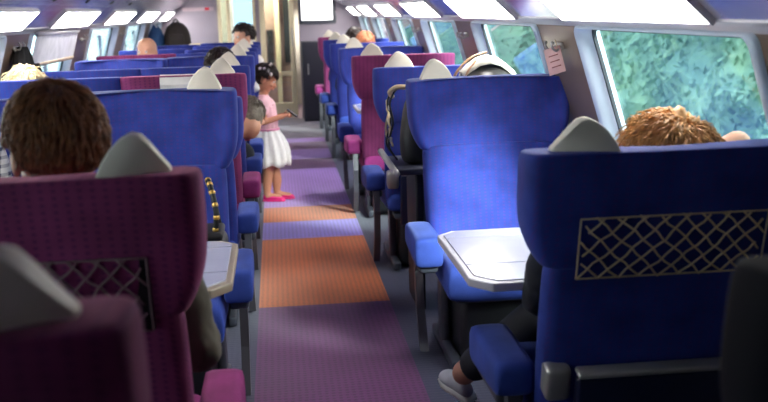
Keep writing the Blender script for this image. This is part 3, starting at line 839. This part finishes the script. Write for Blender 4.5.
loft(bm, rings, False); obj('tutu_skirt', bm, simple('white_tulle', srgb(246, 242, 238), .8, 0, .06, 40), g)
bm = bmesh.new(); tube(bm, [(.09 * math.cos(a * PI / 12), -.045 + .085 * math.sin(a * PI / 12), .565) for a in range(25)], .009, 8, False); obj('waistband', bm, simple('pink_band', srgb(230, 150, 180), .7), g)
M_PSHOE = simple('bright_pink_shoe', srgb(226, 42, 120), .45)
for q, yy in ((-1, .03), (1, -.035)): shoe(g, (q * .045, yy - .03, .058), (q * .05, 1, 0), (0, 0, 1), .68, M_PSHOE, M_PSHOE)
h_ = hair_cap(g, GT, k, M_HAIRD, length=.05, lump=.004, strands=1800, slen=.045, low=-.05, width=.0016, jit=.2)
bm = bmesh.new(); ball(bm, GT @ Vector((0, -.115, .0)), (.05, .045, .06), 16); obj('hair_bun', bm, M_HAIRD, h_)
M_FLO = simple('white_flower', srgb(250, 240, 236), .6)
for i in range(7):
    a = -1.4 + i * .47
    for lay in (0,):
        p = GT @ Vector((math.sin(a) * .088 * k * .9, -.002, (.03 + math.cos(a) * .105) * k))
        bm = bmesh.new()
        for q in range(5): ball(bm, p + Vector((0, math.cos(q * 1.257) * .007, math.sin(q * 1.257) * .007)), (.006, .006, .006), 8)
        ball(bm, p, .006, 8); obj('hair_flower', bm, M_FLO, h_)
for i in range(4):
    p = GT @ Vector((.075 * k, (-.06 + i * .035) * k, (.075 + .012 * math.sin(i * 1.4)) * k))
    for sx in (1, -1):
        pp = GT @ Vector((sx * .078 * k, (-.065 + i * .034) * k, (.072 + .012 * math.sin(i * 1.4)) * k))
        bm = bmesh.new()
        for q in range(5): ball(bm, pp + Vector((0, math.cos(q * 1.257) * .008, math.sin(q * 1.257) * .008)), .007, 8)
        ball(bm, pp, .007, 8); obj('hair_flower', bm, M_FLO, h_)
# phone in her hands
t = thing('mobile_phone', 'small dark mobile phone held in the girl\'s hands', 'phone', g.matrix_basis @ Vector((0, .15, .685)), -PI / 2 - .12)
bm = bmesh.new(); box(bm, (0, 0, 0), (.058, .01, .10), .004, 2); o = obj('case', bm, M_DARK, t, rot=(.9, 0, 0))
bm = bmesh.new(); box(bm, (0, -.0055, 0), (.05, .002, .085)); obj('screen', bm, simple('phone_screen', srgb(60, 66, 90), .15), t, rot=(.9, 0, 0))

# ------------------------------------------------------------------ bags and small things
M_BAG = simple('black_leather', srgb(16, 15, 18), .6, 0, .1, 20, .1)
M_STRAP = simple('beige_strap', srgb(206, 184, 148), .6)
t = thing('luggage_shelf', 'narrow grey shelf between the backs of two right-hand seats', 'shelf', (.85, 4.82, 0))
bm = bmesh.new(); box(bm, (.02, 0, .70), (.66, .46, .03), .008); obj('shelf_panel', bm, M_SHELL, t)
bm = bmesh.new(); tube(bm, smooth_curve([(-.33, -.36, .715), (-.33, 0, .72), (-.33, .34, .725)], 4), .016, 8); obj('edge_rail', bm, M_METAL, t)
bm = bmesh.new(); box(bm, (-.2, 0, .35), (.04, .34, .69), .01); obj('shelf_support', bm, M_DARK, t)
bm = bmesh.new(); box(bm, (.25, 0, .35), (.04, .34, .69), .01); obj('shelf_support', bm, M_DARK, t)
# backpack with beige straps
t = thing('backpack', 'black backpack with beige straps wedged between right-hand seat backs by the aisle', 'bag', (.645, 4.80, .716))
bm = bmesh.new(); rings = []
for z, a, b in ((0, .05, .10), (.02, .062, .115), (.10, .072, .13), (.2, .064, .115), (.29, .055, .09), (.33, .03, .05)):
    rings.append([(a * math.copysign(abs(math.cos(2 * PI * q / 20)) ** .7, math.cos(2 * PI * q / 20)) + (z * .05), b * math.copysign(abs(math.sin(2 * PI * q / 20)) ** .7, math.sin(2 * PI * q / 20)), z) for q in range(20)])
loft(bm, rings); subsurf(obj('bag_body', bm, M_BAG, t), 1)
bm = bmesh.new()
for off in (-.045, .05):
    tube(bm, smooth_curve([(-.02, off, .35), (-.07, off - .01, .37), (-.115, off, .30), (-.10, off + .02, .2), (-.125, off + .01, .09), (-.085, off, .02)], 6), [(.013, .005)] * 31, 8)
obj('strap', bm, M_BAG, t)
bm = bmesh.new()
tube(bm, smooth_curve([(.03, -.05, .33), (-.02, -.075, .365), (-.08, -.07, .372), (-.115, -.06, .35), (-.10, -.03, .325)], 6), .012, 8)
for (z, y) in ((.09, -.06), (.16, -.03), (.22, .03)): tube(bm, [(-.108, y, z), (-.118, y + .03, z + .035), (-.115, y + .05, z + .08)], .006, 6)
tube(bm, smooth_curve([(-.1, .09, .26), (-.125, .07, .16), (-.105, .1, .05)], 5), .006, 6)
obj('trim_strap', bm, M_STRAP, t)
for (z, y) in ((.12, -.04), (.2, .05), (.27, -.02)):
    bm = bmesh.new(); box(bm, (-.115, y, z), (.012, .03, .022), .004); obj('buckle', bm, M_METAL, t)
# holdall behind the facing seat
t = thing('holdall', 'dark holdall with cream flap and tan strap rising over the bright blue seat', 'bag', (1.0, 4.83, .716))
bm = bmesh.new(); rings = []
for x, hgt, b in ((-.19, .2, .06), (-.175, .34, .11), (-.12, .42, .14), (-.03, .475, .15), (.06, .47, .15), (.13, .43, .14), (.17, .38, .11), (.185, .25, .06)):
    rings.append([(x, b * math.cos(2 * PI * q / 20), hgt / 2 + hgt / 2 * math.copysign(abs(math.sin(2 * PI * q / 20)) ** .75, math.sin(2 * PI * q / 20))) for q in range(20)])
loft(bm, rings); subsurf(obj('bag_body', bm, simple('dark_nylon', srgb(62, 58, 58), .3, 0, .3, 12), t), 1)
bm = bmesh.new(); rings = []
for x, hgt in ((-.11, .435), (-.07, .467), (-.03, .492), (.02, .502), (.07, .488), (.11, .46), (.15, .425), (.165, .40)):
    w = .10 * (1 - abs(x - .01) / .32)
    rings.append([(x, -w, hgt - .035), (x, -w * .6, hgt - .004), (x, 0, hgt + .004), (x, w * .6, hgt - .004), (x, w, hgt - .035), (x, w * .6, hgt - .02), (x, 0, hgt - .012), (x, -w * .6, hgt - .02)])
loft(bm, rings); obj('flap', bm, simple('cream_leather', srgb(240, 232, 214), .5), t)
bm = bmesh.new()
tube(bm, smooth_curve([(-.19, -.12, .36), (-.15, -.13, .44), (-.08, -.11, .50), (-.0, -.07, .52)], 6), [(.013, .006)] * 19, 8)
tube(bm, smooth_curve([(-.13, -.14, .38), (-.1, -.14, .44), (-.06, -.12, .485)], 5), [(.009, .005)] * 11, 8)
obj('strap', bm, simple('tan_leather', srgb(170, 130, 96), .5), t)
# handbag on the left facing seat
t = thing('handbag', 'black handbag with gold studded handle on the left facing blue seat', 'bag', (-.29, 3.62, .47))
bm = bmesh.new(); box(bm, (0, 0, .10), (.16, .22, .2), .04, 4); box(bm, (.0, 0, .20), (.14, .2, .03), .012); obj('bag_body', bm, M_BAG, t)
bm = bmesh.new(); hp = smooth_curve([(.04, -.05, .2), (.05, -.06, .28), (.035, -.02, .36), (.02, .04, .385), (.03, .09, .32), (.05, .1, .2)], 6); tube(bm, hp, .010, 8); o = obj('handle', bm, M_BAG, t)
bm = bmesh.new()
for p in hp[2:-2:3]: ball(bm, p, .0125, 8)
obj('stud', bm, simple('gold', srgb(216, 170, 90), .3, .8), o)
# coat on the left pillar, hooks on every pillar
def pillar_pt(s, z, out=0): return CX + s * (hw(z) - out)
hk0 = None
pill = [(WIN[k][1] + WIN[k + 1][0]) / 2 for k in range(4)] + [WIN[0][0] - .3]
names = ['between the first two', 'between the second and third', 'between the third and fourth', 'between the last two', 'before the first']
for s in (-1, 1):
    for k, y in enumerate(pill):
        if k == 4: continue
        lab = 'small chrome double coat hook on the %s wall pillar %s windows' % ('left' if s < 0 else 'right', names[k])
        if hk0 is None:
            hk0 = bpy.data.objects.new('coat_hook', None); link(hk0)
            bm = bmesh.new(); box(bm, (0, 0, 0), (.012, .10, .03), .005); obj('hook_plate', bm, M_METAL, hk0)
            for q in (-1, 1):
                bm = bmesh.new(); tube(bm, smooth_curve([(0, q * .04, .0), (-.03, q * .045, -.012), (-.045, q * .05, .008), (-.04, q * .052, .022)], 4), .005, 8); ball(bm, (-.04, q * .052, .024), .008, 8)
                obj('hook', bm, M_METAL, hk0)
            h = hk0
        else: h = copy_tree(hk0)
        tag(h, lab, 'hook', 'coat hooks on the window pillars')
        h.location = (pillar_pt(s, 1.285, .006), y, 1.285); h.rotation_euler = (0, (-GTILT if s > 0 else GTILT), 0 if s > 0 else PI)
# paper tag hanging
t = thing('paper_tag', 'pink paper tag hanging from the hook on the nearest right pillar', 'tag', (pillar_pt(1, 1.2, .06), pill[0] - .03, 1.29), .75)
bm = bmesh.new(); box(bm, (.0, -.0, -.065), (.003, .08, .11), .001, 1, Matrix.Rotation(-.28, 4, 'X')); obj('card', bm, simple('pink_card', srgb(214, 168, 164), .6), t)
bm = bmesh.new(); tube(bm, smooth_curve([(0, .0, .02), (-.004, -.01, 0), (0, -.01, -.02)], 4), .002, 5); obj('string', bm, M_STRAP, t)
bm = bmesh.new()
for q in range(3): box(bm, (-.003, .005 - q * .008, -.045 - q * .022), (.001, .045, .004), 0, 1, Matrix.Rotation(-.28, 4, 'X'))
obj('print_line', bm, simple('print', srgb(150, 84, 84), .6), t)
# coat
t = thing('coat', 'black coat hanging from the left pillar hook beside the drawn blind', 'coat', (pillar_pt(-1, 1.1, .10), pill[1] + .02, .765))
bm = bmesh.new(); rings = []
for z, a, b in ((0, .18, .05), (.1, .19, .055), (.3, .18, .055), (.42, .15, .05), (.48, .10, .045), (.53, .035, .03)):
    rings.append([(b * math.cos(2 * PI * q / 40) * (1 + .15 * math.sin(q * 1.9)) - z * .02, a * math.sin(2 * PI * q / 40) * (1 + .08 * math.cos(q * 2.3)), z) for q in range(40)])
loft(bm, rings); obj('coat_body', bm, simple('black_wool', srgb(16, 14, 16), .9), t)
bm = bmesh.new(); tube(bm, [(.02, .13, .42), (.05, .16, .25), (.05, .15, .06)], [.035, .04, .035], 12); tube(bm, [(.02, -.12, .42), (.05, -.15, .25), (.05, -.14, .06)], [.035, .04, .035], 12)
obj('sleeve', bm, bpy.data.materials['black_wool'], t)
# roller blind in the third left window
a, b = WIN[2][0] - .02, WIN[2][1] - .03; ytop = (a + b) / 2
t = thing('window_blind', 'white roller blind part drawn over a left window beside the black coat', 'blind', (pillar_pt(-1, 1.30, .035), ytop, 1.30))
t.rotation_euler = (0, GTILT, 0)
bm = bmesh.new(); box(bm, (0, 0, -.03), (.006, b - a - .08, .2)); obj('blind_fabric', bm, simple('blind_cloth', srgb(222, 220, 224), .8), t, smooth=False)
bm = bmesh.new(); box(bm, (0, 0, -.14), (.016, b - a - .06, .025), .006); obj('bottom_bar', bm, simple('beige_bar', srgb(200, 176, 148), .5), t)
bm = bmesh.new(); tube(bm, [(.0, -(b - a) / 2 + .04, .065), (.0, (b - a) / 2 - .04, .065)], .016, 12); obj('roller', bm, M_SILL, t)
# white paper lying against the purple seat top
t = thing('antimacassar', 'white paper headrest cover on the top of the left purple aisle seat', 'cover', (XLA + .02, 5.2, 1.125))
bm = bmesh.new(); prof = [(-.005, -.10), (-.012, -.02), (.0, .018), (.04, .03), (.08, .022), (.092, -.03), (.094, -.12)]
y0 = shear_y(1.17) - .045
loft(bm, [[(x, y0 + y - .006 - z * .236 * (1 if z < 0 else 0), z) for y, z in prof] + [(x, y0 + y * .9 + .002 - z * .236 * (1 if z < 0 else 0), z - .004) for y, z in reversed(prof)] for x in (-.13, .0, .10)])
obj('paper', bm, simple('white_paper', srgb(232, 226, 218), .7), t, smooth=False)
# luggage behind the last left row
t = thing('luggage_rack', 'grey luggage rack beyond the last seats on the left', 'rack', (-1.1, 12.75, 0))
boxes('rack_shelf', [((0, 0, 1.03), (.95, .7, .03)), ((0, 0, .45), (.95, .7, .03))], M_SHELL, t, .006)
boxes('rack_post', [((-.46, -.33, .52), (.03, .03, 1.04)), ((.46, -.33, .52), (.03, .03, 1.04)), ((-.46, .33, .52), (.03, .03, 1.04)), ((.46, .33, .52), (.03, .03, 1.04))], M_METAL, t, .004)
def sack(name, label, loc, a, b, hgt, mat, mat2):
    t = thing(name, label, 'bag', loc)
    bm = bmesh.new(); rings = []
    for f, w in ((0, .8), (.06, .97), (.35, 1), (.65, .9), (.85, .68), (.96, .4), (1, .15)):
        rings.append([(a * w * math.cos(2 * PI * q / 20), b * w * math.sin(2 * PI * q / 20), f * hgt) for q in range(20)])
    loft(bm, rings); subsurf(obj('bag_body', bm, mat, t), 1)
    bm = bmesh.new(); tube(bm, smooth_curve([(-a * .3, -b * .5, hgt * .9), (0, -b * .5, hgt * 1.1), (a * .3, -b * .5, hgt * .9)], 6), .01, 8); obj('handle', bm, mat2, t)
    bm = bmesh.new(); box(bm, (0, -b * .9, hgt * .35), (a * 1.1, b * .3, hgt * .4), .02); obj('front_pocket', bm, mat, t)
    return t
sack('backpack', 'large dark rounded backpack on the far left luggage rack', (-1.2, 12.7, 1.047), .17, .14, .33, simple('dark_brown_cloth', srgb(38, 28, 26), .8), M_DARK)
sack('backpack', 'blue backpack with pale top beside the large dark backpack, far left', (-1.47, 12.7, 1.047), .12, .12, .30, simple('teal_cloth', srgb(34, 74, 120), .7), M_SILL)
bm = bmesh.new(); rings = []
for x, rad in ((-.11, .03), (-.1, .05), (0, .055), (.1, .05), (.11, .03)): rings.append([(x, rad * math.cos(q * PI / 8), rad * .6 * math.sin(q * PI / 8)) for q in range(16)])
loft(bm, rings); tag(subsurf(obj('cushion', bm, simple('pale_cushion', srgb(226, 204, 170), .8), None, loc=(-.95, 12.6, 1.08)), 1), 'small pale rolled cushion on the far left rack beside the backpack', 'cushion')

# small dark speaker grilles above the left panels
for k in range(5):
    bm = bmesh.new(); tube(bm, [(0, 0, .0), (0, 0, .012)], .02, 14)
    o = obj('ceiling_spot', bm, M_DARK)
    o.location = (CX - 1.045, 4.9 + k * 1.0, 1.566); o.rotation_euler = (0, math.radians(147), 0)
    tag(o, 'small dark round spot set in the left cove, %s along the row' % ['first', 'second', 'third', 'fourth', 'fifth'][k], 'spot', 'round spots in the left cove')

# ------------------------------------------------------------------ outside
def leafmat(name, cols, sc_=1.3):
    m, nt, b = newmat(name)
    tc = nd(nt, 'ShaderNodeTexCoord'); nz = nd(nt, 'ShaderNodeTexNoise'); nz.inputs['Scale'].default_value = sc_; nz.inputs['Detail'].default_value = 7; nz.inputs['Roughness'].default_value = .65
    nt.links.new(tc.outputs['Object'], nz.inputs['Vector'])
    cr = nd(nt, 'ShaderNodeValToRGB'); e = cr.color_ramp.elements
    e[0].position = .34; e[0].color = cols[0]; e[1].position = .66; e[1].color = cols[2]
    q = e.new(.5); q.color = cols[1]
    nt.links.new(nz.outputs['Fac'], cr.inputs[0]); nt.links.new(cr.outputs[0], b.inputs['Base Color'])
    b.inputs['Roughness'].default_value = .8
    return m
M_LEAF = leafmat('foliage', (srgb(104, 142, 130), srgb(128, 166, 150), srgb(160, 192, 162)))  # tones paled and drawn together, window haze put into the leaf colour
def foliage(name, label, x0, sgn, zlo, zhi, n, seed, y0=-2, y1=60):
    """lumpy bank of bushes with small leaves all over it"""
    rnd = random.Random(seed); bm = bmesh.new()
    def px(y, z): 
        return x0 + sgn * (1.1 * noise.noise(Vector((y * .45, z * .6, seed))) + .45 * noise.noise(Vector((y * 1.6, z * 1.9, seed + 4))) + .22 * (z - zlo))
    ny, nz_ = 240, 24; G = {}
    for i in range(ny + 1):
        for j in range(nz_ + 1):
            y = y0 + (y1 - y0) * i / ny; z = zlo + (zhi - zlo) * j / nz_ + (.25 * noise.noise(Vector((y, 0, seed))) if j == nz_ else 0)
            G[i, j] = bm.verts.new((px(y, z), y, z))
    back = [bm.verts.new((x0 + sgn * 4, y0 + (y1 - y0) * i / ny, zlo)) for i in range(ny + 1)]
    for i in range(ny):
        for j in range(nz_): bm.faces.new((G[i, j], G[i + 1, j], G[i + 1, j + 1], G[i, j + 1]))
        bm.faces.new((G[i, nz_], G[i + 1, nz_], back[i + 1], back[i]))
    for i in range(n):
        y = rnd.uniform(y0, y1) if i % 3 == 0 else rnd.uniform(2, 24); z = rnd.uniform(zlo, zhi)
        x = px(y, z) - sgn * rnd.uniform(0, .12); s_ = rnd.uniform(.04, .09)
        e = Euler((rnd.uniform(0, 6), rnd.uniform(0, 6), rnd.uniform(0, 6))).to_matrix()
        vs = [bm.verts.new(Vector((x, y, z)) + e @ Vector(p) * s_) for p in ((-1, 0, 0), (-.2, -.5, .12), (1, 0, 0), (-.2, .5, .12))]
        bm.faces.new(vs)
    o = obj(name, bm, M_LEAF, smooth=False)
    return tag(o, label, 'foliage', kind='stuff')
foliage('foliage', 'dense green foliage outside the right-hand windows', 5.2, 1, -2.6, 2.0, 26000, 3)
t = thing('noise_barrier', 'pale blue-grey trackside barrier outside the left-hand windows', 'barrier', (-8, 28, -2.6))
boxes('barrier_panel', [((0, 0, 1.6), (.15, 64, 3.2))], simple('pale_concrete', srgb(214, 230, 232), .8, 0, .15, .5), t)
for q in range(17):
    boxes('barrier_post', [((.12, -30 + q * 3.75, 1.65), (.16, .18, 3.3))], M_SHELL, t)
bm = bmesh.new(); box(bm, (0, 60, -2.7), (200, 240, .2)); o = obj('ground', bm, simple('pale_gravel', srgb(190, 196, 196), .9, 0, .15, .8), smooth=False); struct(o)

# ------------------------------------------------------------------ light
w = bpy.data.worlds.new('world'); sc.world = w; w.use_nodes = True; nt = w.node_tree
bg = nt.nodes['Background']
sky = nd(nt, 'ShaderNodeTexSky'); sky.sky_type = 'HOSEK_WILKIE'; sky.turbidity = 4; sky.ground_albedo = .4
sdir = Vector((.45, -.8, .50)).normalized(); sky.sun_direction = sdir
mx = nd(nt, 'ShaderNodeMixRGB'); mx.inputs[0].default_value = .7; mx.inputs[2].default_value = (.88, .95, 1, 1)
nt.links.new(sky.outputs[0], mx.inputs[1]); nt.links.new(mx.outputs[0], bg.inputs[0]); bg.inputs[1].default_value = 4.2
sl = bpy.data.lights.new('sun', 'SUN'); sl.energy = 15; sl.angle = .35; sl.color = (1, .96, .9)
so = bpy.data.objects.new('sun', sl); C.objects.link(so); so.rotation_euler = sdir.to_track_quat('Z', 'Y').to_euler(); so.location = sdir * 20
# vestibule lamp
pl = bpy.data.lights.new('vestibule_light', 'POINT'); pl.energy = 60; pl.color = (1, .86, .62); pl.shadow_soft_size = .1
po = bpy.data.objects.new('vestibule_light', pl); C.objects.link(po); po.location = (-.3, 15.0, 1.7)

sc.view_settings.view_transform = 'Standard'; sc.view_settings.look = 'None'; sc.view_settings.gamma = 1
sc.view_settings.use_curve_mapping = False; sc.view_settings.exposure = .3
